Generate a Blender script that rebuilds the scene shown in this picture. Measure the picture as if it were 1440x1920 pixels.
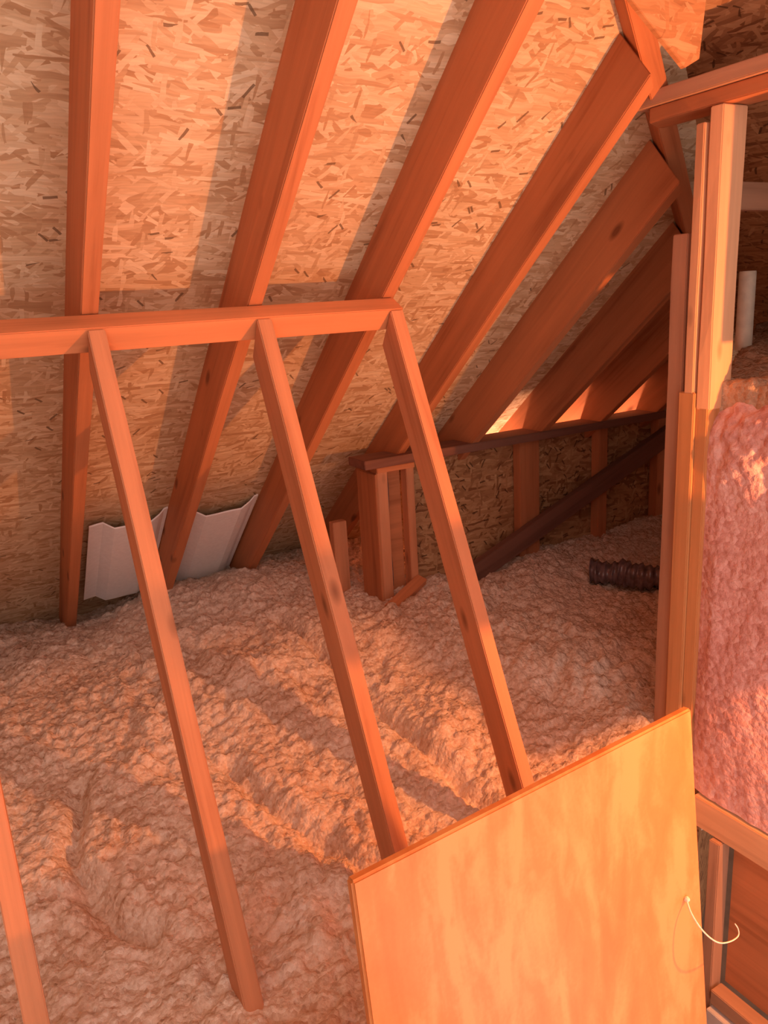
import bpy, bmesh, math, random
import numpy as np
from mathutils import Vector, Matrix, noise

random.seed(7)
rng = np.random.default_rng(11)
C = bpy.context.scene.collection
for o in list(bpy.data.objects):
    bpy.data.objects.remove(o)

# ------------------------------------------------------------------ camera
# the measured camera: rows are the attic's X (along the eave), Y (towards the eave), Z (up)
WM = np.array([[0.86203302, -0.17855521, 0.47435969],
               [-0.50363154, -0.19641353, 0.84129483],
               [-0.05704692, -0.96412643, -0.25924098]])
F = 1455.5
CZ = 2.35                                   # camera height above the floor deck
cam_d = bpy.data.cameras.new('camera')
cam = bpy.data.objects.new('camera', cam_d); C.objects.link(cam)
cam_d.sensor_fit = 'VERTICAL'; cam_d.sensor_height = 24.0
cam_d.lens = F / 1920 * 24.0
cam_d.clip_start = 0.02
ax, ay, az = WM[:, 0], -WM[:, 1], -WM[:, 2]
cam.matrix_world = Matrix(((ax[0], ay[0], az[0], 0), (ax[1], ay[1], az[1], 0),
                           (ax[2], ay[2], az[2], CZ), (0, 0, 0, 1)))
bpy.context.scene.camera = cam

# ------------------------------------------------------------------ light
w = bpy.data.worlds.new('world'); bpy.context.scene.world = w
w.use_nodes = True
bg = w.node_tree.nodes['Background']
bg.inputs[0].default_value = (1.0, 0.74, 0.66, 1)
bg.inputs[1].default_value = 1.6


def lamp(name, kind, loc, energy, color, size=0.03, rot=(0, 0, 0), sy=None):
    d = bpy.data.lights.new(name, kind); d.energy = energy; d.color = color
    if kind == 'AREA':
        d.shape = 'RECTANGLE'; d.size = size; d.size_y = sy or size
    else:
        d.shadow_soft_size = size
    o = bpy.data.objects.new(name, d); C.objects.link(o)
    o.location = (loc[0], loc[1], loc[2] + CZ); o.rotation_euler = rot
    return o


LAMP = (1.655, 0.366, -0.493)
lamp('work_lamp', 'POINT', LAMP, 100, (1.0, 0.30, 0.07), 0.012)
# added fill light from an unseen source, set low by the hatch
lamp('fill_light', 'AREA', (1.15, -0.15, -1.9), 9, (1.0, 0.72, 0.62), 0.8, (math.pi, 0, 0), 0.7)
# daylight coming up the soffit behind the low wall
for bx_ in (2.22, 2.62, 3.02):
    so = lamp('soffit_daylight', 'AREA', (bx_, 2.90, -0.92), 6.0, (1.0, 0.50, 0.33), 0.05)
    so.rotation_euler = Vector((0.80, -0.35, 0.50)).to_track_quat('-Z', 'Y').to_euler()

vs = bpy.context.scene.view_settings
vs.view_transform = 'Standard'; vs.look = 'None'; vs.gamma = 1.0
vs.use_curve_mapping = False; vs.exposure = 0.0

# ------------------------------------------------------------------ measuring helpers (camera at the origin, z shifted by CZ)
A = 0.7075853                                # roof slope
D0 = 1.285                                   # distance to the plane of the rafter undersides
RN = Vector((0, math.sin(A), math.cos(A)))   # roof normal (up and out)
RS = Vector((0, math.cos(A), -math.sin(A)))  # down the slope
DEP = 0.165


def ray(x, y):
    return Vector(WM @ np.array([(x - 720) / F, (y - 960) / F, 1.0]))


def on_axis(x, y, i, val):
    v = ray(x, y); return v * (val / v[i])


def roofpt(X, Y, d):                         # point at distance d on the roof's stack of planes
    return Vector((X, Y, (d - Y * math.sin(A)) / math.cos(A)))


def UP(p):
    return Vector((p[0], p[1], p[2] + CZ))


# ------------------------------------------------------------------ node helpers
class NT:
    def __init__(self, name):
        self.m = bpy.data.materials.new(name); self.m.use_nodes = True
        self.t = self.m.node_tree
        self.b = self.t.nodes['Principled BSDF']

    def n(self, typ, **kw):
        nd = self.t.nodes.new(typ)
        for k, v in kw.items():
            if k.startswith('i_'):
                key = k[2:]
                nd.inputs[int(key) if key.isdigit() else key].default_value = v
            else:
                setattr(nd, k, v)
        return nd

    def l(self, a, b):
        self.t.links.new(a, b)

    def mix(self, fac, a, b, mode='MIX'):
        nd = self.t.nodes.new('ShaderNodeMix'); nd.data_type = 'RGBA'; nd.blend_type = mode
        for sock, v in ((nd.inputs[0], fac), (nd.inputs[6], a), (nd.inputs[7], b)):
            if hasattr(v, 'links') or isinstance(v, bpy.types.NodeSocket):
                self.t.links.new(v, sock)
            elif isinstance(v, (int, float)):
                sock.default_value = v
            else:
                sock.default_value = (*v, 1) if len(v) == 3 else v
        return nd.outputs[2]

    def math(self, op, a, b=None, c=None):
        nd = self.t.nodes.new('ShaderNodeMath'); nd.operation = op
        for i, v in enumerate((a, b, c)):
            if v is None: continue
            if isinstance(v, bpy.types.NodeSocket): self.t.links.new(v, nd.inputs[i])
            else: nd.inputs[i].default_value = v
        return nd.outputs[0]

    def ramp(self, fac, stops):
        nd = self.t.nodes.new('ShaderNodeValToRGB')
        cr = nd.color_ramp
        while len(cr.elements) < len(stops): cr.elements.new(0.5)
        for e, (p, c) in zip(cr.elements, stops):
            e.position = p; e.color = (*c, 1)
        self.t.links.new(fac, nd.inputs[0])
        return nd.outputs[0]

    def bump(self, h, strength=0.3, dist=0.01):
        nd = self.n('ShaderNodeBump', i_Strength=strength, i_Distance=dist)
        self.l(h, nd.inputs['Height']); self.l(nd.outputs[0], self.b.inputs['Normal'])


def wood(name, base, dark, rough=0.65, knots=True, grain=1.0, pale=None):
    """sawn timber; grain runs along the object's local X"""
    t = NT(name)
    tc = t.n('ShaderNodeTexCoord'); oi = t.n('ShaderNodeObjectInfo')
    off = t.n('ShaderNodeVectorMath', operation='MULTIPLY_ADD')
    t.l(oi.outputs['Random'], off.inputs[0]); off.inputs[1].default_value = (37, 17, 23)
    t.l(tc.outputs['Object'], off.inputs[2])
    mp = t.n('ShaderNodeMapping'); mp.inputs['Scale'].default_value = (1.2, 26, 26)
    t.l(off.outputs[0], mp.inputs[0])
    n1 = t.n('ShaderNodeTexNoise', i_Scale=1.0, i_Detail=6.0, i_Roughness=0.6, i_Distortion=0.6)
    t.l(mp.outputs[0], n1.inputs['Vector'])
    mp2 = t.n('ShaderNodeMapping'); mp2.inputs['Scale'].default_value = (2.0, 9, 9)
    t.l(off.outputs[0], mp2.inputs[0])
    n2 = t.n('ShaderNodeTexNoise', i_Scale=1.0, i_Detail=3.0)
    t.l(mp2.outputs[0], n2.inputs['Vector'])
    f = t.math('ADD', t.math('MULTIPLY', n1.outputs[0], 0.65 * grain), t.math('MULTIPLY', n2.outputs[0], 0.45))
    col = t.ramp(f, [(0.32, dark), (0.50, base), (0.70, pale or tuple(min(1, c * 1.22) for c in base))])
    if knots:
        mk = t.n('ShaderNodeMapping'); mk.inputs['Scale'].default_value = (4.5, 11, 11)
        t.l(off.outputs[0], mk.inputs[0])
        v = t.n('ShaderNodeTexVoronoi', i_Scale=1.0); t.l(mk.outputs[0], v.inputs['Vector'])
        k = t.math('LESS_THAN', v.outputs['Distance'], 0.12)
        sm = t.n('ShaderNodeMapRange', i_1=0.08, i_2=0.20, i_3=1.0, i_4=0.0)
        t.l(v.outputs['Distance'], sm.inputs[0])
        sep = t.n('ShaderNodeSeparateColor'); t.l(v.outputs['Color'], sep.inputs[0])
        sel = t.math('GREATER_THAN', sep.outputs[0], 0.55)
        col = t.mix(t.math('MULTIPLY', t.math('MULTIPLY', sm.outputs[0], sel), 0.75), col, tuple(c * 0.45 for c in dark))
    # each piece a little different
    hs = t.n('ShaderNodeHueSaturation')
    t.l(col, hs.inputs['Color'])
    t.l(t.math('ADD', t.math('MULTIPLY', oi.outputs['Random'], 0.24), 0.88), hs.inputs['Value'])
    t.l(hs.outputs[0], t.b.inputs['Base Color'])
    t.b.inputs['Roughness'].default_value = rough
    t.b.inputs['Specular IOR Level'].default_value = 0.25
    t.bump(n1.outputs[0], 0.25, 0.004)
    return t.m


def osb(name, dark, mid, pale, tint=1.0, darkmask=0.06):
    """oriented strand board; most strands lie along local X"""
    t = NT(name)
    tc = t.n('ShaderNodeTexCoord')
    wn = t.n('ShaderNodeTexNoise', i_Scale=9.0, i_Detail=2.0); t.l(tc.outputs['Object'], wn.inputs['Vector'])
    wv = t.n('ShaderNodeVectorMath', operation='MULTIPLY_ADD')
    t.l(wn.outputs['Color'], wv.inputs[0]); wv.inputs[1].default_value = (0.02, 0.03, 0.0)
    t.l(tc.outputs['Object'], wv.inputs[2])

    def layer(ang, ln, wd, seed):
        ln, wd = ln * 0.8, wd * 0.8
        rot = t.n('ShaderNodeMapping'); rot.inputs['Rotation'].default_value = (0, 0, math.radians(ang))
        rot.inputs['Location'].default_value = (seed * 3.3, seed * 1.7, 0)
        t.l(wv.outputs[0], rot.inputs[0])
        sc = t.n('ShaderNodeMapping'); sc.inputs['Scale'].default_value = (1 / ln, 1 / wd, 0.001)
        t.l(rot.outputs[0], sc.inputs[0])
        v = t.n('ShaderNodeTexVoronoi', i_Scale=1.0); v.voronoi_dimensions = '2D'; v.distance = 'CHEBYCHEV'
        t.l(sc.outputs[0], v.inputs['Vector'])
        s = t.n('ShaderNodeSeparateColor'); t.l(v.outputs['Color'], s.inputs[0])
        return s.outputs[0], s.outputs[1], v.outputs['Distance']

    stops = [(0.0, dark), (0.22, tuple((a + b) / 2 for a, b in zip(dark, mid))), (0.5, mid), (0.80, tuple((a + b) / 2 for a, b in zip(mid, pale))), (1.0, pale)]
    a0, m0, d0 = layer(3, 0.115, 0.026, 1)
    col = t.ramp(a0, stops); h = a0
    for ang, ln, wd, thr, sd in ((-14, 0.10, 0.022, 0.45, 2), (19, 0.09, 0.020, 0.55, 3), (-38, 0.08, 0.018, 0.72, 4), (52, 0.07, 0.016, 0.78, 5), (-4, 0.12, 0.018, 0.60, 6), (88, 0.07, 0.014, 0.90, 7)):
        a, m, d = layer(ang, ln, wd, sd)
        k = t.math('MULTIPLY', t.math('GREATER_THAN', m, thr), t.math('LESS_THAN', d, 0.52))
        col = t.mix(k, col, t.ramp(a, stops))
        mh = t.n('ShaderNodeMix'); t.l(k, mh.inputs[0]); t.l(h, mh.inputs[2]); t.l(a, mh.inputs[3]); h = mh.outputs[0]
    for ang, ln, wd, thr, sd in ((58, 0.06, 0.012, 1 - darkmask, 8), (-50, 0.05, 0.011, 1 - darkmask, 9), (8, 0.05, 0.012, 1 - darkmask * 0.8, 10)):
        a, m, d = layer(ang, ln, wd, sd)
        k = t.math('MULTIPLY', t.math('GREATER_THAN', m, thr), t.math('LESS_THAN', d, 0.36))
        col = t.mix(t.math('MULTIPLY', k, 0.85), col, tuple(c * 0.40 for c in dark))
    # streaks inside the strands
    st = t.n('ShaderNodeMapping'); st.inputs['Scale'].default_value = (14, 160, 1)
    t.l(wv.outputs[0], st.inputs[0])
    sn = t.n('ShaderNodeTexNoise', i_Scale=1.0, i_Detail=3.0); t.l(st.outputs[0], sn.inputs['Vector'])
    col = t.mix(0.22, col, t.ramp(sn.outputs[0], [(0.35, (0.25, 0.2, 0.16)), (0.65, (1, 1, 1))]), 'MULTIPLY')
    big = t.n('ShaderNodeTexNoise', i_Scale=2.2, i_Detail=2.0); t.l(tc.outputs['Object'], big.inputs['Vector'])
    col = t.mix(0.35, col, t.ramp(big.outputs[0], [(0.35, (0.72, 0.66, 0.60)), (0.65, (1, 1, 1))]), 'MULTIPLY')
    t.l(col, t.b.inputs['Base Color'])
    t.b.inputs['Roughness'].default_value = 0.6
    t.b.inputs['Specular IOR Level'].default_value = 0.3
    t.bump(h, 0.35, 0.003)
    return t.m


def fluffy(name, a, b, c, scale=22.0, bump=0.9):
    t = NT(name)
    tc = t.n('ShaderNodeTexCoord')
    n1 = t.n('ShaderNodeTexNoise', i_Scale=scale, i_Detail=3.0, i_Roughness=0.65); t.l(tc.outputs['Object'], n1.inputs['Vector'])
    n2 = t.n('ShaderNodeTexNoise', i_Scale=3.2, i_Detail=3.0); t.l(tc.outputs['Object'], n2.inputs['Vector'])
    v = t.n('ShaderNodeTexVoronoi', i_Scale=scale * 1.1); t.l(tc.outputs['Object'], v.inputs['Vector'])
    sp = t.n('ShaderNodeSeparateColor'); t.l(v.outputs['Color'], sp.inputs[0])
    f = t.math('ADD', t.math('MULTIPLY', n1.outputs[0], 0.42), t.math('ADD', t.math('MULTIPLY', n2.outputs[0], 0.40), t.math('MULTIPLY', sp.outputs[0], 0.18)))
    col = t.ramp(f, [(0.34, a), (0.5, b), (0.66, c)])
    t.l(col, t.b.inputs['Base Color'])
    t.b.inputs['Roughness'].default_value = 1.0
    t.b.inputs['Specular IOR Level'].default_value = 0.0
    h = t.math('SUBTRACT', n1.outputs[0], t.math('MULTIPLY', v.outputs['Distance'], 0.6))
    t.bump(h, bump, 0.012)
    return t.m


def plain(name, col, rough=0.5, spec=0.4, var=0.12, scale=18.0, metal=0.0):
    t = NT(name)
    tc = t.n('ShaderNodeTexCoord')
    n1 = t.n('ShaderNodeTexNoise', i_Scale=scale, i_Detail=4.0); t.l(tc.outputs['Object'], n1.inputs['Vector'])
    c = t.ramp(n1.outputs[0], [(0.35, tuple(x * (1 - var) for x in col)), (0.65, tuple(min(1, x * (1 + var)) for x in col))])
    t.l(c, t.b.inputs['Base Color'])
    t.b.inputs['Roughness'].default_value = rough
    t.b.inputs['Specular IOR Level'].default_value = spec
    t.b.inputs['Metallic'].default_value = metal
    t.bump(n1.outputs[0], 0.12, 0.003)
    return t.m


M = {}
M['rafter'] = wood('rafter_fir', (0.46, 0.175, 0.075), (0.27, 0.085, 0.034), 0.6)
M['stud'] = wood('stud_pine', (0.55, 0.235, 0.115), (0.38, 0.14, 0.06), 0.6)
M['plate'] = wood('plate_pine', (0.53, 0.20, 0.085), (0.36, 0.125, 0.05), 0.6)
M['post'] = wood('post_pale', (0.68, 0.38, 0.21), (0.50, 0.24, 0.11), 0.6)
M['dull'] = wood('dull_timber', (0.46, 0.26, 0.16), (0.30, 0.15, 0.09), 0.75, knots=False)
M['corner'] = wood('corner_stud_fir', (0.54, 0.25, 0.10), (0.38, 0.16, 0.06), 0.6)
M['stick'] = wood('stick_timber', (0.38, 0.20, 0.12), (0.25, 0.12, 0.07), 0.75, knots=False)
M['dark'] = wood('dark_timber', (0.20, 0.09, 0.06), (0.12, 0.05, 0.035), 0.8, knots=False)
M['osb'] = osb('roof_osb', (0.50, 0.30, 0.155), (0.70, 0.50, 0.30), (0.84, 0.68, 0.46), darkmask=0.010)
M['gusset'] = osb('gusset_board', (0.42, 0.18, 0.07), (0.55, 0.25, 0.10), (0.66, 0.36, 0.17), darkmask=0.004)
M['osb_dark'] = osb('dark_osb', (0.26, 0.11, 0.045), (0.48, 0.25, 0.115), (0.62, 0.37, 0.19), darkmask=0.03)  # darker, browner strand colours than the roof board
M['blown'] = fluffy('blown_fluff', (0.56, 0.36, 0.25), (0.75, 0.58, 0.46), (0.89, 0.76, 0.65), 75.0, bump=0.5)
M['blown_shaded'] = fluffy('shaded_fluff', (0.36, 0.22, 0.14), (0.50, 0.34, 0.23), (0.62, 0.45, 0.32), 60.0, bump=0.6)  # browner than the floor fill: the unlit top is put into the colour
M['pink'] = fluffy('pink_fibreglass', (0.55, 0.26, 0.22), (0.72, 0.40, 0.36), (0.84, 0.56, 0.52), 55.0, 0.45)
M['foam'] = plain('white_foam', (0.93, 0.92, 0.91), 0.7, 0.2, 0.03, 60)
M['black'] = plain('black_film', (0.15, 0.11, 0.12), 0.12, 0.7, 0.3, 40)
M['pvc'] = plain('white_pvc', (0.80, 0.76, 0.62), 0.4, 0.4, 0.08, 30)
M['drywall'] = plain('drywall', (0.72, 0.66, 0.62), 0.9, 0.1, 0.05, 30)
M['string'] = plain('cotton_string', (0.80, 0.66, 0.52), 0.9, 0.1, 0.1, 200)
M['deck'] = plain('deck_board', (0.35, 0.25, 0.18), 0.9, 0.1, 0.15, 10)


def plywood():
    t = NT('birch_plywood')
    tc = t.n('ShaderNodeTexCoord')
    mp = t.n('ShaderNodeMapping'); mp.inputs['Scale'].default_value = (9, 1.4, 9)
    t.l(tc.outputs['Object'], mp.inputs[0])
    n1 = t.n('ShaderNodeTexNoise', i_Scale=1.0, i_Detail=4.0, i_Distortion=1.2); t.l(mp.outputs[0], n1.inputs['Vector'])
    n2 = t.n('ShaderNodeTexNoise', i_Scale=120.0, i_Detail=2.0); t.l(tc.outputs['Object'], n2.inputs['Vector'])
    mp3 = t.n('ShaderNodeMapping'); mp3.inputs['Scale'].default_value = (22, 9, 9)
    t.l(tc.outputs['Object'], mp3.inputs[0])
    n3 = t.n('ShaderNodeTexNoise', i_Scale=1.0, i_Detail=3.0, i_Distortion=0.8); t.l(mp3.outputs[0], n3.inputs['Vector'])
    f = t.math('ADD', t.math('MULTIPLY', n1.outputs[0], 0.6), t.math('ADD', t.math('MULTIPLY', n2.outputs[0], 0.08), t.math('MULTIPLY', n3.outputs[0], 0.32)))
    col = t.ramp(f, [(0.38, (0.50, 0.165, 0.042)), (0.50, (0.56, 0.20, 0.056)), (0.60, (0.62, 0.27, 0.09))])
    t.l(col, t.b.inputs['Base Color'])
    t.b.inputs['Roughness'].default_value = 0.45
    t.b.inputs['Specular IOR Level'].default_value = 0.3
    return t.m


M['ply'] = plywood()


# ------------------------------------------------------------------ object helpers
def tag(o, label=None, cat=None, group=None, kind=None):
    if label: o['label'] = label
    if cat: o['category'] = cat
    if group: o['group'] = group
    if kind: o['kind'] = kind
    return o


def empty(name, loc, label, cat, group=None):
    o = bpy.data.objects.new(name, None); C.objects.link(o)
    o.location = UP(loc); o.empty_display_size = 0.1
    return tag(o, label, cat, group)


def link(name, me, mat, parent=None, mw=None):
    o = bpy.data.objects.new(name, me); C.objects.link(o)
    me.materials.append(mat)
    mw = mw or Matrix.Identity(4)
    if parent:
        o.parent = parent
        o.matrix_parent_inverse = Matrix.Identity(4)
        o.matrix_basis = Matrix.Translation(-parent.location) @ mw
    else:
        o.matrix_world = mw
    return o


def frame(x, zhint):
    x = Vector(x).normalized(); z = Vector(zhint); z = (z - x * z.dot(x)).normalized(); y = z.cross(x)
    return x, y, z


def timber(name, mat, p0, p1, zhint, wy, tz, parent=None, align=(0, 0), cut0=None, cut1=None, bev=0.0025, rough=0.0012):
    """a sawn board from p0 to p1. Local X along it, local Z near zhint; wy wide (Y) and tz thick (Z).
    align (-1,0,1) says which face of the section lies on the line p0-p1. cut = (shift per y, shift per z) slants an end."""
    p0, p1 = Vector(p0), Vector(p1)
    x, y, z = frame(p1 - p0, zhint); L = (p1 - p0).length
    ya, yb = -wy / 2 - align[0] * wy / 2, wy / 2 - align[0] * wy / 2
    za, zb = -tz / 2 - align[1] * tz / 2, tz / 2 - align[1] * tz / 2
    bm = bmesh.new()
    n = max(2, int(L / 0.12))
    rings = []
    ph = random.random() * 50
    for i in range(n + 1):
        s = i / n; ring = []
        for (yy, zz) in ((ya, za), (yb, za), (yb, zb), (ya, zb)):
            xx = L * s
            if cut0: xx += (1 - s) * (cut0[0] * (yy - (ya + yb) / 2) + cut0[1] * (zz - (za + zb) / 2))
            if cut1: xx += s * (cut1[0] * (yy - (ya + yb) / 2) + cut1[1] * (zz - (za + zb) / 2))
            w1 = rough * noise.noise(Vector((xx * 3 + ph, yy * 30, zz * 30)))
            w2 = rough * noise.noise(Vector((xx * 3 + ph, yy * 30 + 9, zz * 30)))
            ring.append(bm.verts.new((xx, yy + w1, zz + w2)))
        rings.append(ring)
    for i in range(n):
        for k in range(4):
            bm.faces.new((rings[i][k], rings[i][(k + 1) % 4], rings[i + 1][(k + 1) % 4], rings[i + 1][k]))
    bm.faces.new(rings[0][::-1]); bm.faces.new(rings[-1])
    bmesh.ops.recalc_face_normals(bm, faces=bm.faces)
    if bev:
        es = [e for e in bm.edges if len(e.link_faces) == 2 and e.calc_face_angle() > 0.6]
        bmesh.ops.bevel(bm, geom=es, offset=bev, segments=2, affect='EDGES', clamp_overlap=True)
    me = bpy.data.meshes.new(name); bm.to_mesh(me); bm.free()
    for p in me.polygons: p.use_smooth = False
    q = UP(p0)
    mw = Matrix(((x.x, y.x, z.x, q.x), (x.y, y.y, z.y, q.y), (x.z, y.z, z.z, q.z), (0, 0, 0, 1)))
    return link(name, me, mat, parent, mw)


def box(name, mat, lo, hi, parent=None, bev=0.002):
    lo, hi = Vector(lo), Vector(hi)
    bm = bmesh.new(); bmesh.ops.create_cube(bm, size=1)
    for v in bm.verts:
        v.co = Vector(((lo[i] + hi[i]) / 2 + v.co[i] * (hi[i] - lo[i]) - (lo[i] + hi[i]) / 2 for i in range(3)))
    if bev:
        bmesh.ops.bevel(bm, geom=bm.edges[:], offset=bev, segments=2, affect='EDGES')
    me = bpy.data.meshes.new(name); bm.to_mesh(me); bm.free()
    return link(name, me, mat, parent, Matrix.Translation(UP((lo + hi) / 2)))


def prism(name, mat, pts, thick, parent=None, bev=0.0):
    """solid slab: pts = planar outline (camera-origin coords), extruded by vector thick; local X level, local Z the thickness"""
    pts = [Vector(p) for p in pts]; c = sum(pts, Vector()) / len(pts)
    z = Vector(thick).normalized(); t = Vector(thick).length
    x = Vector((0, 0, 1)).cross(z)
    x = x.normalized() if x.length > 0.05 else Vector((1, 0, 0))
    y = z.cross(x)
    R = Matrix(((x.x, y.x, z.x), (x.y, y.y, z.y), (x.z, y.z, z.z)))
    loc = [R.transposed() @ (p - c) for p in pts]
    bm = bmesh.new()
    a = [bm.verts.new(p) for p in loc]; b = [bm.verts.new(p + Vector((0, 0, t))) for p in loc]
    k = len(pts)
    bm.faces.new(a); bm.faces.new(b[::-1])
    for i in range(k): bm.faces.new((a[i], b[i], b[(i + 1) % k], a[(i + 1) % k]))
    bmesh.ops.recalc_face_normals(bm, faces=bm.faces)
    if bev: bmesh.ops.bevel(bm, geom=bm.edges[:], offset=bev, segments=2, affect='EDGES')
    me = bpy.data.meshes.new(name); bm.to_mesh(me); bm.free()
    return link(name, me, mat, parent, Matrix.Translation(UP(c)) @ R.to_4x4())


def tube(name, mat, path, rad, parent=None, seg=12, ribs=None, cap=True):
    """tube along path (camera-origin coords); rad number or function of s"""
    P = [Vector(p) for p in path]; o0 = P[0]
    bm = bmesh.new(); rings = []
    prev = None
    for i, p in enumerate(P):
        t = (P[min(i + 1, len(P) - 1)] - P[max(i - 1, 0)]).normalized()
        if prev is None:
            u = t.orthogonal().normalized()
        else:
            u = (prev - t * prev.dot(t)).normalized()
        prev = u; v = t.cross(u)
        r = rad(i / (len(P) - 1)) if callable(rad) else rad
        rings.append([bm.verts.new(p - o0 + (u * math.cos(2 * math.pi * k / seg) + v * math.sin(2 * math.pi * k / seg)) * r) for k in range(seg)])
    for i in range(len(P) - 1):
        for k in range(seg):
            bm.faces.new((rings[i][k], rings[i][(k + 1) % seg], rings[i + 1][(k + 1) % seg], rings[i + 1][k]))
    if cap: bm.faces.new(rings[0][::-1]); bm.faces.new(rings[-1])
    me = bpy.data.meshes.new(name); bm.to_mesh(me); bm.free()
    for p in me.polygons: p.use_smooth = True
    return link(name, me, mat, parent, Matrix.Translation(UP(o0)))


# ------------------------------------------------------------------ numpy noise for the loose insulation
def vnoise(x, y, seed):
    xi, yi = np.floor(x).astype(int), np.floor(y).astype(int); fx, fy = x - xi, y - yi
    fx = fx * fx * (3 - 2 * fx); fy = fy * fy * (3 - 2 * fy)

    def h(i, j):
        a = (i * 374761393 + j * 668265263 + seed * 1274126177) & 0x7fffffff
        a = ((a ^ (a >> 13)) * 1103515245) & 0x7fffffff
        return ((a ^ (a >> 16)) & 0xffff) / 65535.0
    return (h(xi, yi) * (1 - fx) + h(xi + 1, yi) * fx) * (1 - fy) + (h(xi, yi + 1) * (1 - fx) + h(xi + 1, yi + 1) * fx) * fy


def fbm(x, y, seed, o=4):
    s, a, t = 0, 0.5, 0
    for k in range(o):
        s = s + a * vnoise(x * 2 ** k, y * 2 ** k, seed + k); t += a; a *= 0.55
    return s / t - 0.5


def clumps(x, y, seed):
    """rounded lumps: 1 - distance to the nearest jittered point"""
    xi, yi = np.floor(x).astype(int), np.floor(y).astype(int); d = np.full(x.shape, 9.0); hv = np.zeros(x.shape)
    for i in (-1, 0, 1):
        for j in (-1, 0, 1):
            a, b = xi + i, yi + j

            def h(s):
                q = (a * 374761393 + b * 668265263 + (seed + s) * 1274126177) & 0x7fffffff
                q = ((q ^ (q >> 13)) * 1103515245) & 0x7fffffff
                return ((q ^ (q >> 16)) & 0xffff) / 65535.0
            dd = np.hypot(a + h(1) - x, b + h(2) - y); m = dd < d
            hv = np.where(m, h(3), hv); d = np.where(m, dd, d)
    return np.clip(1 - d * d * 1.6, 0, 1) * (0.4 + 0.6 * hv)


def grid_mesh(name, V, nu, nv, closed_pts=None):
    me = bpy.data.meshes.new(name)
    idx = np.arange(nu * nv).reshape(nu, nv)
    q = np.stack([idx[:-1, :-1], idx[1:, :-1], idx[1:, 1:], idx[:-1, 1:]], -1).reshape(-1, 4)
    return me, V, q


def build_mesh(name, V, Q, smooth=True):
    me = bpy.data.meshes.new(name)
    me.from_pydata([tuple(v) for v in V], [], [tuple(int(i) for i in f) for f in Q])
    me.update()
    if smooth:
        me.polygons.foreach_set('use_smooth', [True] * len(me.polygons))
    return me


# ================================================================== THE SHELL
# roof slope (OSB seen from below): local X along the eave, local Y down the slope
def slab_on(name, mat, origin, x, y, lo, hi, thick):
    z = Vector(x).cross(Vector(y)).normalized()
    bm = bmesh.new()
    a = [bm.verts.new((px, py, 0)) for px, py in ((lo[0], lo[1]), (hi[0], lo[1]), (hi[0], hi[1]), (lo[0], hi[1]))]
    b = [bm.verts.new((v.co.x, v.co.y, thick)) for v in a]
    bm.faces.new(a); bm.faces.new(b[::-1])
    for i in range(4): bm.faces.new((a[i], b[i], b[(i + 1) % 4], a[(i + 1) % 4]))
    bmesh.ops.recalc_face_normals(bm, faces=bm.faces)
    me = bpy.data.meshes.new(name); bm.to_mesh(me); bm.free()
    q = UP(origin)
    mw = Matrix(((x[0], y[0], z[0], q.x), (x[1], y[1], z[1], q.y), (x[2], y[2], z[2], q.z), (0, 0, 0, 1)))
    return link(name, me, mat, None, mw)


ro = RN * (D0 + DEP + 0.001)
deck_roof = slab_on('ceiling', M['osb'], ro, (1, 0, 0), tuple(RS), (-2.6, -2.2), (4.3, 4.6), -0.015)
tag(deck_roof, 'sloping roof sheathing of orange strand board above the rafters', 'ceiling', kind='structure')

# hip-end slope on the right: contains the hip line and runs level along Y
DH = D0 + 0.116
def roof_ray(px, py, d):
    v = ray(px, py); return v * (d / v.dot(RN))
H0 = roof_ray(1168, -60, DH); H1 = roof_ray(1300, 470, DH)
H1 = H0 + (H1 - H0) * 1.9
hd = (H1 - H0).normalized()
HL = (H1 - H0).length
hip_n = hd.cross(Vector((0, 1, 0))).normalized()
if hip_n.z < 0: hip_n = -hip_n
xs = hip_n.cross(Vector((0, 1, 0))).normalized()
if xs.x < 0: xs = -xs
def hip_pt(X, Y, off=0.0):
    # plane through H0 with normal hip_n, offset outward
    p = Vector((X, Y, 0)); z = (hip_n.dot(H0) + off - hip_n.x * X - hip_n.y * Y) / hip_n.z
    return Vector((X, Y, z))
def hip_Y(x):                               # Y where the hip line crosses X = x
    return H0.y + (x - H0.x) * (H1.y - H0.y) / (H1.x - H0.x)
hp = [hip_pt(x, hip_Y(x) * k, 0.10) for x, k in ((1.40, 1), (3.95, 1), (3.95, 0), (1.40, 0))]
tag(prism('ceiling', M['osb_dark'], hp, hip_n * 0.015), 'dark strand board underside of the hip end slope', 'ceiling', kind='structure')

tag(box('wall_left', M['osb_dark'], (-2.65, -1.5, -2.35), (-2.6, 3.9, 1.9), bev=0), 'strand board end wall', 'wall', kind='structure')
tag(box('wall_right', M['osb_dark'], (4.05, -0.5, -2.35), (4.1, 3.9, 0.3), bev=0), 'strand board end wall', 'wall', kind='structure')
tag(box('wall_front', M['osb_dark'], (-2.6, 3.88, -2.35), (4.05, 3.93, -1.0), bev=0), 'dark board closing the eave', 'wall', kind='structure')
tag(box('floor', M['deck'], (-2.6, -0.2, -2.35), (4.05, 3.95, -2.32), bev=0), 'attic floor deck under the insulation', 'floor', kind='structure')

# ================================================================== RAFTERS
def rafter(xr, s0, s1, label, dep=DEP, sw=0.041, cut=None):
    """xr = X of its right face; s0..s1 = distances down the slope"""
    c = RN * (D0 + DEP - dep / 2)
    p0 = Vector((xr - sw / 2, 0, 0)) + c + RS * s0; p1 = Vector((xr - sw / 2, 0, 0)) + c + RS * s1
    o = timber('rafter', M['rafter'], p0, p1, RN, sw, dep, rough=0.0015, cut0=cut)
    return tag(o, label, 'rafter', 'roof rafters')


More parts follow.
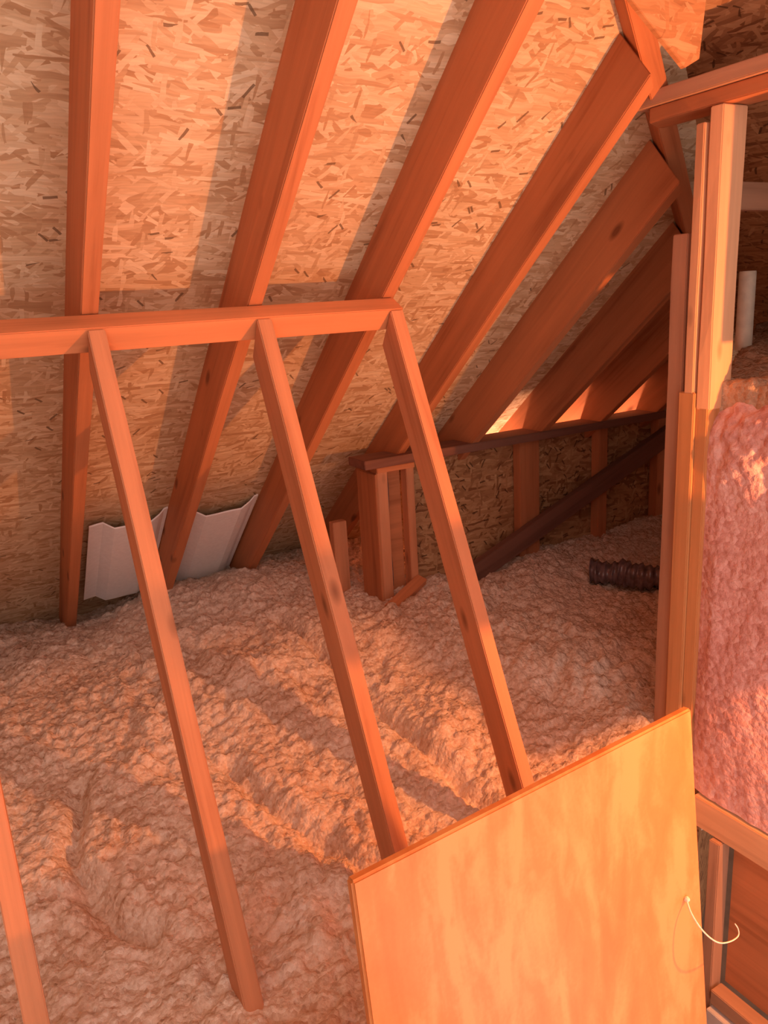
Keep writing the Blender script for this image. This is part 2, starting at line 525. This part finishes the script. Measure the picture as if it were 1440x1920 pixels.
def s_of_Y(Y, d=D0):                       # slope coordinate of a Y on plane d
    return (Y - math.sin(A) * d) / math.cos(A)


XR = [-0.036, 0.370, 0.780, 1.180, 1.622, 1.972, 2.360, 2.72, 3.10]
rl = ['rafter at the left border, only its foot showing beside the insulation',
      'near-vertical rafter crossing behind the left end of the stud frame top plate',
      'rafter whose foot stands between the two white vent baffles',
      'rafter just right of the second white vent baffle',
      'wide brown rafter landing just left of the framed upright box',
      'shaded rafter first to the right of the framed upright box',
      'shaded rafter with the leftmost bright patch above the low partition plate',
      'shaded rafter with the middle bright patch above the low partition plate',
      'shaded rafter nearest the tall thin stick above the low partition plate']
for i, x in enumerate(XR):
    jack = x > 1.5                          # jack rafters stop against the hip rafter
    hm = (H1.y - H0.y) / (H1.x - H0.x)
    top = s_of_Y(hip_Y(x - 0.0205) + 0.026 * math.hypot(1, hm), DH) if jack else -1.6
    end = 3.75 if x < 1.3 else (3.55 if x < 1.7 else 2.95)
    rafter(x, top, end, rl[i], cut=(-hm / math.cos(A), 0) if jack else None, dep=0.188 if x > 1.7 else DEP)

# hip rafter: a dark board under the meeting line of the two slopes
hz = Vector((0, 0, 1))
tag(timber('hip_rafter', M['rafter'], H0, H1, RN, 0.050, 0.088),
    'hip rafter slanting behind the left end of the overhead plate, orange above and dark below', 'rafter')

# ================================================================== LEANING STUD WALL under the rafters
B = 0.42005689
ST = Vector((0, -math.sin(B), -math.cos(B)))         # down a stud
SN = Vector((0, -math.cos(B), math.sin(B)))          # outward, towards the camera
AR = Vector((0, 1.899, -0.0167))                      # lower front edge of the plate
wall = empty('leaning_stud_frame', (0.4, 1.35, -1.5), 'leaning frame of orange pine studs under a sloping top plate, mid attic', 'stud frame')
PA = 1.047
PN = Vector((0, math.sin(PA), math.cos(PA)))         # plate edge direction
PS = Vector((0, math.cos(PA), -math.sin(PA)))
t0 = Vector((-0.95, AR.y, AR.z)); t1 = Vector((1.172, AR.y, AR.z))
# square plate wedged under the rafters
timber('top_plate', M['plate'], t0, t1, PN, 0.064, 0.062, wall, align=(-1, -1))
for k, xr in enumerate((-0.022, 0.368, 0.777, 1.168)):
    top = Vector((xr - 0.020, AR.y, AR.z)) + ST * 0.002 - SN * 0.0445
    # slanted top cut so the stud meets the plate's underside
    ang = PA - B
    y_dir = frame(ST, SN)
    o = timber('stud', M['stud'], top, top + ST * 1.68, SN, 0.041, 0.089, wall, cut0=(0, -math.tan(ang)), rough=0.002)
    # the pivot is the front face: shift so the front arris touches the plate edge
    o.matrix_basis = Matrix.Translation(ST * (0.0445 * math.tan(ang) + 0.001)) @ o.matrix_basis

# ================================================================== LOW (KNEE) WALL at the back right
KY = 2.68
knee = empty('low_framed_partition', (2.3, KY + 0.05, -1.25), 'low dark boarded partition with a top plate and diagonal brace at the back right', 'partition')
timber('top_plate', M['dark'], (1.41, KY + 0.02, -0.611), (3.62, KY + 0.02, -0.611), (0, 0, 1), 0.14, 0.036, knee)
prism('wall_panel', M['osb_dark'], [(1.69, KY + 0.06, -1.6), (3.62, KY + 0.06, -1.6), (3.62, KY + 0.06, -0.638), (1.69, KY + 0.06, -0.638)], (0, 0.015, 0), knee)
for x in (2.29, 2.75, 3.16):
    timber('stud', M['rafter'], (x, KY + 0.03, -1.6), (x, KY + 0.03, -0.637), (0, 1, 0), 0.115 if x < 2.5 else 0.06, 0.05, knee)
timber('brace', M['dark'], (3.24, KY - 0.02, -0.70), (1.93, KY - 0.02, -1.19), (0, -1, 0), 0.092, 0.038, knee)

# boxed end of the low wall: two studs, head, sill and a back board
endp = empty('framed_box', (1.56, KY, -1.25), 'narrow upright box of reddish studs standing at the left end of the low partition', 'framed post')
timber('side_board', M['rafter'], (1.474, KY + 0.06, -1.5), (1.474, KY + 0.06, -0.66), (0, 1, 0), 0.012, 0.16, endp)
timber('stud', M['stud'], (1.508, KY + 0.02, -1.5), (1.508, KY + 0.02, -0.658), (0, 1, 0), 0.052, 0.05, endp)
timber('stud', M['stud'], (1.643, KY + 0.02, -1.5), (1.643, KY + 0.02, -0.658), (0, 1, 0), 0.036, 0.05, endp)
timber('head', M['plate'], (1.484, KY + 0.018, -0.648), (1.662, KY + 0.018, -0.648), (0, 0, 1), 0.06, 0.024, endp)
timber('sill', M['plate'], (1.45, KY - 0.10, -1.212), (1.67, KY - 0.015, -1.150), (0, -0.4, 1), 0.05, 0.03, endp)
box('back_board', M['rafter'], (1.536, KY + 0.05, -1.5), (1.624, KY + 0.062, -0.662), endp, bev=0.001)
tube('cable', M['black'], [(1.553 + 0.004 * math.sin(i * 0.9), KY + 0.040, -0.67 - i * 0.05) for i in range(11)], 0.005, endp, seg=8)

tag(timber('block', M['stud'], (1.418, 2.93, -1.35), (1.418, 2.93, -0.90), (0, -1, 0), 0.066, 0.04), 'short upright wood block half hidden left of the framed box', 'block')

# ================================================================== VENT BAFFLES between the rafters
def baffle(xl, xr, Ytop, tilt, label):
    """ribbed foam tray lying under the sheathing; profile across X, long way down the slope"""
    w_ = xr - xl
    prof = [(0, 0.0), (0.10, 0.004), (0.17, 0.006), (0.30, -0.016), (0.44, -0.015), (0.62, -0.012), (0.76, -0.012), (0.88, 0.006), (0.95, 0.022), (1.0, 0.024)]
    th = 0.005
    n = 9
    bm = bmesh.new(); rows = []
    for i in range(n + 1):
        s = i / n; row = []
        for side in (0, 1):
            for (u, h) in prof:
                d = D0 + DEP - 0.046 + h + side * th - 0.012 * s
                p = Vector((xl + u * w_, 0, 0)) + RN * d + RS * (s_of_Y(Ytop, d) + s * 0.68 + tilt * (u - 0.5))
                row.append(p)
        rows.append(row)
    o0 = rows[0][0].copy()
    k = len(prof)
    vr = [[bm.verts.new(p - o0) for p in r] for r in rows]
    for i in range(n):
        for j in range(k - 1):
            bm.faces.new((vr[i][j], vr[i][j + 1], vr[i + 1][j + 1], vr[i + 1][j]))
            bm.faces.new((vr[i][k + j], vr[i + 1][k + j], vr[i + 1][k + j + 1], vr[i][k + j + 1]))
        bm.faces.new((vr[i][0], vr[i + 1][0], vr[i + 1][k], vr[i][k]))
        bm.faces.new((vr[i][k - 1], vr[i][2 * k - 1], vr[i + 1][2 * k - 1], vr[i + 1][k - 1]))
    for r in (0, n):
        for j in range(k - 1):
            bm.faces.new((vr[r][j], vr[r][k + j], vr[r][k + j + 1], vr[r][j + 1]))
    bmesh.ops.recalc_face_normals(bm, faces=bm.faces)
    me = bpy.data.meshes.new('vent_baffle'); bm.to_mesh(me); bm.free()
    return tag(link('vent_baffle', me, M['foam'], None, Matrix.Translation(UP(o0))), label, 'vent baffle', 'white rafter vents')


baffle(0.425, 0.735, 3.06, 0.02, 'white foam vent baffle between the near-vertical rafter and the next rafter')
baffle(0.79, 1.128, 3.09, 0.0, 'white foam vent baffle with an upturned right edge, the right one of two')

# ================================================================== THE INSULATED PARTITION on the right (runs along Y)
WX = 1.74
part = empty('insulated_framing', (WX, 1.2, -1.6), 'partition packed with pink fibreglass insulation at the right border', 'partition')
timber('corner_stud', M['corner'], (WX + 0.045, 1.404, -1.57), (WX + 0.045, 1.404, -0.276), (1, 0, 0), 0.050, 0.089, part)
timber('corner_stud', M['corner'], (WX + 0.055, 1.361, -1.57), (WX + 0.055, 1.361, -0.282), (1, 0, 0), 0.036, 0.089, part)
timber('bottom_plate', M['post'], (WX + 0.045, 1.315, -1.513), (WX + 0.045, 0.25, -1.513), (0, 0, 1), 0.089, 0.10, part)

box('lamp_block_panel', M['osb_dark'], (WX, 0.25, -0.27), (WX + 0.07, 1.00, 0.412), part)  # unseen panel, added to keep lamp light off the bays behind
prism('shadow_board', M['osb_dark'], [(1.30, 0.70, -0.515), (1.735, 0.70, -0.515), (1.735, 0.70, -0.73), (1.575, 0.70, -0.73), (1.615, 0.70, -0.60), (1.30, 0.70, -0.585)], (0, 0.018, 0), part)  # unseen board, added to throw the shadow on the eave and floor

def batt():
    nu, nv = 150, 190
    Y = np.linspace(1.343, 0.28, nu); sv = np.linspace(0, 1, nv)
    # path: up the face, round the shoulder, back over the top
    face = 1.03; R = 0.14; topl = 0.26
    tot = face + R * math.pi / 2 + topl
    U, S = np.meshgrid(np.arange(nu), sv * tot, indexing='ij'); YY = Y[U]
    x = np.where(S < face, 0.0, np.where(S < face + R * 1.5708, R - R * np.cos((S - face) / R), R + (S - face - R * 1.5708)))
    z = np.where(S < face, -1.455 + S, np.where(S < face + R * 1.5708, -1.455 + face + R * np.sin((S - face) / R), -1.455 + face + R))
    nx = np.where(S < face, -1.0, np.where(S < face + R * 1.5708, -np.cos((S - face) / R), 0)); nz = np.where(S < face, 0.0, np.where(S < face + R * 1.5708, np.sin((S - face) / R), 1.0))
    h = 0.040 * fbm(YY * 5, S * 2.2, 5, 3) + 0.016 * fbm(YY * 14, S * 7, 15, 3) + 0.003 * clumps(YY * 32, S * 28, 3)
    top = np.clip((S - face * 0.86) / (face * 0.14), 0, 1)
    h = h + top * (0.016 * clumps(YY * 14, S * 14, 9) + 0.010 * clumps(YY * 38, S * 38, 19) + 0.02 * fbm(YY * 25, S * 25, 29, 3))
    edge = np.clip((1.343 - YY) / 0.05, 0, 1); h = h * (0.3 + 0.7 * edge) - 0.012 * (1 - edge)
    V = np.stack([WX + 0.012 + x + nx * h, YY, z + nz * h], -1).reshape(-1, 3)
    idx = np.arange(nu * nv).reshape(nu, nv)
    q = np.stack([idx[:-1, :-1], idx[1:, :-1], idx[1:, 1:], idx[:-1, 1:]], -1).reshape(-1, 4)
    V2 = V.copy(); V2[:, 2] += CZ
    c = V2.mean(0)
    me = build_mesh('insulation_batt', V2 - c, q)
    o = link('insulation_batt', me, M['pink'], part, Matrix.Translation(Vector(c)))
    tag(o, 'pink fibreglass batt')
batt()

# posts standing on the partition, and the plate overhead
post = empty('post', (WX + 0.04, 1.42, -0.29), 'bright upright post of doubled studs standing on the pink insulated partition', 'post')
timber('stud', M['post'], (WX + 0.0535, 1.358, -0.32), (WX + 0.0535, 1.358, 0.414), (1, 0, 0), 0.038, 0.089, post, rough=0.004)
timber('stud', M['post'], (WX + 0.0400, 1.399, -0.30), (WX + 0.0400, 1.399, 0.382), (1, 0, 0), 0.030, 0.075, post, rough=0.004)
ovh = empty('overhead_plate', (WX + 0.04, 1.4, 0.45), 'doubled horizontal plate across the top right, resting on the bright post', 'beam')
timber('plank', M['dull'], (WX + 0.045, 1.61, 0.471), (WX + 0.045, 0.30, 0.471), (0, 0, 1), 0.105, 0.034, ovh)
timber('plank', M['rafter'], (WX + 0.058, 1.59, 0.434), (WX + 0.058, 0.30, 0.434), (0, 0, 1), 0.095, 0.036, ovh, cut0=(-0.5, 0))

# thin stick beside the partition
tag(timber('wooden_stick', M['stick'], (WX + 0.03, 1.462, -1.57), (WX + 0.03, 1.455, 0.13), (1, 0, 0), 0.052, 0.03, rough=0.004),
    'thin grey-brown upright stick in front of the black duct, left of the partition', 'stick')

# framing over the plate
tag(prism('gusset_panel', M['gusset'], [(1.285, 1.20, 0.531), (1.442, 1.20, 0.428), (1.484, 1.20, 0.448), (1.502, 1.20, 0.60), (1.23, 1.20, 0.60)], (0, 0.012, 0), bev=0.001),
    'pointed orange board panel hanging above the overhead plate', 'panel')
tag(timber('cross_tie', M['stick'], (WX + 0.20, 1.44, 0.222), (2.32, 1.44, 0.222), (0, -1, 0), 0.070, 0.036),
    'dull horizontal tie in the dark space behind the bright post', 'beam')

# raised ceiling beyond the partition, covered with loose insulation
def platform():
    nu, nv = 120, 110
    u = np.linspace(0, 1, nu); v = np.linspace(0, 1, nv)
    Ug, Vg = np.meshgrid(u, v, indexing='ij')
    X = 1.80 + Ug * 2.02
    Yb = 1.39 + np.clip(X - 1.87, 0, 1.3) * 0.62
    Y = 0.30 + Vg * (Yb - 0.30)
    Z = -0.262 + 0.065 * np.clip((X - 1.9) / 1.2, 0, 1) + 0.03 * fbm(X * 4, Y * 4, 31, 3) + 0.02 * clumps(X * 18, Y * 18, 33) + 0.012 * clumps(X * 40, Y * 40, 35)
    top = np.stack([X, Y, Z], -1)
    bot = top.copy(); bot[..., 2] = -0.42
    V = np.concatenate([top.reshape(-1, 3), bot.reshape(-1, 3)])
    idx = np.arange(nu * nv).reshape(nu, nv); off = nu * nv
    q = [np.stack([idx[:-1, :-1], idx[1:, :-1], idx[1:, 1:], idx[:-1, 1:]], -1).reshape(-1, 4),
         np.stack([idx[:-1, :-1], idx[:-1, 1:], idx[1:, 1:], idx[1:, :-1]], -1).reshape(-1, 4) + off]
    for e in (idx[0, :], idx[-1, ::-1], idx[::-1, 0], idx[:, -1]):
        q.append(np.stack([e[:-1], e[1:], e[1:] + off, e[:-1] + off], -1))
    q = np.concatenate(q)
    V[:, 2] += CZ; c = V.mean(0)
    me = build_mesh('loose_insulation', V - c, q)
    o = link('loose_insulation', me, M['blown_shaded'], None, Matrix.Translation(Vector(c)))
    tag(o, 'loose insulation with shade in its brown colour on the raised ceiling behind the bright post', 'insulation', kind='stuff')
platform()
tag(prism('wall_back', M['osb_dark'], [(1.87, 1.402, -2.3), (3.24, 2.24, -2.3), (3.24, 2.24, -0.43), (1.87, 1.402, -0.43)], (0.006, -0.012, 0)), 'dark board side of the raised ceiling', 'wall', kind='structure')

pb = on_axis(1395, 628, 1, 1.72); pt = on_axis(1403, 508, 1, 1.72)
tag(tube('vent_pipe', M['pvc'], [pb - Vector((0, 0, 0.05)), pb, pb * 0.5 + Vector((pb.x, pb.y, pt.z)) * 0.5, Vector((pb.x, pb.y, pt.z - 0.004)), Vector((pb.x, pb.y, pt.z))], lambda s: 0.0255 if s > 0.99 else 0.027, None, 24),
    'short white plastic vent pipe standing behind the bright post', 'pipe')

# ================================================================== ACCESS HATCH at the bottom right
shaft = empty('access_shaft', (WX, 1.2, -2.3), 'orange-brown framed side of the access shaft below the pink insulation', 'shaft')
prism('side_panel', M['plate'], [(WX + 0.04, 1.198, -1.567), (WX + 0.04, 0.3, -1.567), (WX + 0.04, 0.3, -2.07), (WX + 0.04, 1.198, -2.07)], (0.012, 0, 0), shaft)
timber('stud', M['dull'], (WX + 0.01, 1.226, -2.3), (WX + 0.01, 1.226, -1.565), (1, 0, 0), 0.035, 0.05, shaft)
timber('rail', M['dull'], (WX + 0.0, 1.20, -2.093), (WX + 0.0, 0.3, -2.093), (0, 0, 1), 0.05, 0.05, shaft)
tag(box('trim_1', M['drywall'], (WX - 0.04, 0.3, -2.31), (WX - 0.01, 1.20, -2.13)), 'white drywall edge at the foot of the access shaft', 'trim', kind='structure')

# hatch lid with its pull string
bt_l = on_axis(660, 1655, 2, -0.80); bt_r = on_axis(1297, 1328, 2, -0.80)
lid = empty('hatch_lid', ((bt_l.x + bt_r.x) / 2, 0.78, -2.3), 'big pale orange plywood hatch lid standing upright in the foreground', 'hatch lid')
bx = (bt_r - bt_l).normalized(); bdn = Vector((0.035, -0.105, -0.993)).normalized()
bdn = (bdn - bx * bdn.dot(bx)).normalized(); bn = bx.cross(bdn)          # bn towards the camera
if bn.y > 0: bn = -bn
Wd = (bt_r - bt_l).length; Ht = 1.49
def lidmesh():
    bm = bmesh.new()
    th = 0.019
    f = [(0, 0), (Wd, 0), (Wd - 0.0, Ht), (0.0, Ht)]
    a = [bm.verts.new((x, -y, 0)) for x, y in f]; b = [bm.verts.new((x, -y, -th)) for x, y in f]
    bm.faces.new(a); bm.faces.new(b[::-1])
    for i in range(4): bm.faces.new((a[i], b[i], b[(i + 1) % 4], a[(i + 1) % 4]))
    bmesh.ops.recalc_face_normals(bm, faces=bm.faces)
    bmesh.ops.bevel(bm, geom=bm.edges[:], offset=0.004, segments=3, affect='EDGES')
    me = bpy.data.meshes.new('lid_panel'); bm.to_mesh(me); bm.free()
    q = UP(bt_l); y = -bdn; z = bn
    mw = Matrix(((bx.x, y.x, z.x, q.x), (bx.y, y.y, z.y, q.y), (bx.z, y.z, z.z, q.z), (0, 0, 0, 1)))
    return link('lid_panel', me, M['ply'], lid, mw)
lidmesh()
def on_lid(px, py, out=0.0):
    v = ray(px, py); o = bt_l + bn * out
    return v * (o.dot(bn) / v.dot(bn))
kn = on_lid(1288, 1686, 0.004)
sp = [on_lid(1288, 1690, 0.006), on_lid(1296, 1712, 0.022), on_lid(1312, 1738, 0.038), on_lid(1331, 1758, 0.05), on_lid(1350, 1768, 0.055), on_lid(1370, 1765, 0.055), on_lid(1384, 1755, 0.05), on_lid(1384, 1742, 0.047), on_lid(1378, 1732, 0.045)]
fine = []
for i in range(len(sp) - 1):
    p0, p1, p2, p3 = sp[max(0, i - 1)], sp[i], sp[i + 1], sp[min(len(sp) - 1, i + 2)]
    for k in range(6):
        t = k / 6
        fine.append(0.5 * ((2 * p1) + (p2 - p0) * t + (2 * p0 - 5 * p1 + 4 * p2 - p3) * t * t + (3 * p1 - p0 - 3 * p2 + p3) * t ** 3))
fine.append(sp[-1])
pull = tube('pull_string', M['string'], fine, lambda s: 0.0019 * (1 - 0.45 * s), lid, 8)
tag(pull, 'pale pull string')
kb = bmesh.new(); bmesh.ops.create_icosphere(kb, subdivisions=3, radius=0.0055)
for v in kb.verts: v.co *= 1 + 0.18 * noise.noise(v.co * 400)
km = bpy.data.meshes.new('knot'); kb.to_mesh(km); kb.free()
ko = link('knot', km, M['string'], None)
ko.parent = pull; ko.matrix_parent_inverse = Matrix.Identity(4); ko.matrix_basis = Matrix.Translation(kn - sp[0])

# ================================================================== BLACK FLEXIBLE DUCT on the insulation
def duct():
    pts = []
    ctrl = [Vector((2.36, 2.37, -1.185)), Vector((2.42, 2.28, -1.185)), Vector((2.47, 2.19, -1.19)), Vector((2.56, 2.12, -1.19)), Vector((2.70, 2.13, -1.17)), Vector((2.84, 2.19, -1.13)), Vector((2.96, 2.28, -1.08))]
    for i in range(len(ctrl) - 1):
        p0, p1, p2, p3 = ctrl[max(0, i - 1)], ctrl[i], ctrl[i + 1], ctrl[min(len(ctrl) - 1, i + 2)]
        for k in range(14):
            t = k / 14
            pts.append(0.5 * ((2 * p1) + (p2 - p0) * t + (2 * p0 - 5 * p1 + 4 * p2 - p3) * t * t + (3 * p1 - p0 - 3 * p2 + p3) * t ** 3))
    n = len(pts)
    o = tube('flexible_duct', M['black'], pts, lambda s: 0.050 + 0.007 * math.sin(s * n * 1.55) + 0.004 * math.sin(s * 37), None, 20)
    for v in o.data.vertices:
        v.co += v.normal * 0.016 * noise.noise(v.co * 14) + Vector((0, 0, 0.008 * noise.noise(v.co * 40)))
    tag(o, 'black ribbed flexible duct lying on the insulation left of the thin stick', 'duct')
duct()

# ================================================================== BLOWN INSULATION over the floor
CTRL = np.array([(-2.5, 0.3, -1.44), (-2.5, 3.6, -1.36), (-0.6, 1.3, -1.42), (-0.03, 1.35, -1.41), (0.36, 1.34, -1.395), (0.55, 0.9, -1.42), (0.8, 1.42, -1.38), (1.2, 1.42, -1.36),
                 (-0.05, 3.4, -1.33), (0.37, 3.48, -1.30), (0.37, 2.95, -1.29), (0.78, 3.35, -1.19), (1.1, 3.25, -1.15), (1.1, 2.8, -1.21), (1.45, 2.66, -1.205), (1.65, 2.66, -1.185), (0.8, 2.9, -1.255),
                 (2.25, 2.68, -1.165), (2.7, 2.68, -1.17), (3.3, 2.68, -1.16), (2.5, 2.3, -1.24), (1.8, 1.55, -1.315), (1.8, 2.0, -1.28), (1.45, 1.7, -1.335), (3.9, 2.0, -1.2), (0.5, 2.2, -1.33), (1.2, 2.1, -1.31), (0.4, 3.75, -1.36), (1.0, 3.75, -1.25), (-1.2, 3.4, -1.37), (-1.2, 2.0, -1.38)])


def base_z(X, Y):
    num = np.zeros(X.shape); den = np.zeros(X.shape)
    for (cx, cy, cz) in CTRL:
        w_ = 1.0 / (((X - cx) ** 2 + (Y - cy) ** 2) + 0.02) ** 1.6
        num += w_ * cz; den += w_
    return num / den


def blown():
    step = 0.0085
    xsv = np.concatenate([np.arange(-2.55, -0.7, 0.05), np.arange(-0.7, 3.55, step)]); ysv = np.arange(0.25, 3.875, step)
    nx_, ny_ = len(xsv), len(ysv)
    X, Y = np.meshgrid(xsv, ysv, indexing='ij')
    wx = X + 0.10 * fbm(X * 3, Y * 3, 71, 2); wy = Y + 0.10 * fbm(X * 3, Y * 3, 72, 2)
    Z = base_z(X, Y)
    rough_zone = np.clip(0.5 + 2.2 * fbm(X * 1.6, Y * 1.6, 51, 2), 0.15, 1.0)
    lumps = clumps(wx * 5.5, wy * 5.5, 21)
    Z = Z + 0.060 * fbm(wx * 3.0, wy * 3.0, 41, 3) + rough_zone * (0.045 * lumps + 0.028 * clumps(wx * 13, wy * 13, 22)) + 0.022 * clumps(X * 26 + fbm(X * 40, Y * 40, 81, 2), Y * 26, 23) * (0.3 + vnoise(X * 9, Y * 9, 82)) + 0.013 * clumps(X * 55, Y * 55 + fbm(X * 60, Y * 60, 83, 2), 25) + 0.014 * fbm(X * 34, Y * 34, 24, 2) - 0.03
    # a few furrows left by dragged cables
    def furrow(pts, wd, dp):
        nonlocal Z
        d = np.full(X.shape, 9.0)
        for (ax_, ay_), (bx_, by_) in zip(pts[:-1], pts[1:]):
            vx, vy = bx_ - ax_, by_ - ay_; t = np.clip(((X - ax_) * vx + (Y - ay_) * vy) / (vx * vx + vy * vy), 0, 1)
            d = np.minimum(d, np.hypot(X - ax_ - t * vx, Y - ay_ - t * vy))
        d = d + 0.03 * fbm(X * 9, Y * 9, 61, 2)
        Z -= dp * np.exp(-(d / wd) ** 2)
    def fp(px, py, z=-1.33):
        v = ray(px, py); p = v * (z / v.z); return (p.x, p.y)
    furrow([fp(520, 1170, -1.25), fp(640, 1260, -1.29), fp(760, 1370), fp(900, 1470), fp(960, 1500)], 0.028, 0.05)
    furrow([fp(150, 1470), fp(130, 1590), fp(210, 1680), fp(280, 1700)], 0.03, 0.05)
    furrow([fp(430, 1430), fp(520, 1500), fp(700, 1600)], 0.035, 0.05)
    Zb = np.full(X.shape, -1.75)
    keep = ~((X > 0.74) & (X < 1.73) & (Y < 1.26)) & ~((X > 1.72) & (Y < 1.43)) & ~((X > 1.25) & (Y < 1.37))
    # fall away at the open edge of the hatch
    de = np.minimum(np.hypot(np.maximum(0.74 - X, 0), np.maximum(Y - 1.26, 0)), 9)
    Z = Z - 0.10 * np.clip(1 - de / 0.08, 0, 1) ** 2
    idx = np.arange(nx_ * ny_).reshape(nx_, ny_); off = nx_ * ny_
    kf = keep[:-1, :-1] & keep[1:, :-1] & keep[1:, 1:] & keep[:-1, 1:]
    quad = np.stack([idx[:-1, :-1], idx[1:, :-1], idx[1:, 1:], idx[:-1, 1:]], -1)
    q = [quad[kf]]
    # skirts where the loose fill stops
    pad = np.pad(kf, 1)
    I, J = np.nonzero(kf)
    for di, dj, a, b in ((0, -1, 0, 1), (1, 0, 1, 2), (0, 1, 2, 3), (-1, 0, 3, 0)):
        m = ~pad[I + 1 + di, J + 1 + dj]
        e = quad[I[m], J[m]]
        q.append(np.stack([e[:, b], e[:, a], e[:, a] + off, e[:, b] + off], -1))
    q = np.concatenate(q)
    V = np.concatenate([np.stack([X, Y, Z], -1).reshape(-1, 3), np.stack([X, Y, Zb], -1).reshape(-1, 3)])
    used = np.unique(q); remap = np.full(len(V), -1); remap[used] = np.arange(len(used))
    V = V[used]; q = remap[q]
    V[:, 2] += CZ
    me = build_mesh('blown_insulation', V, q)
    tag(link('blown_insulation', me, M['blown']), 'lumpy pale blown insulation covering the attic floor', 'insulation', kind='stuff')
blown()
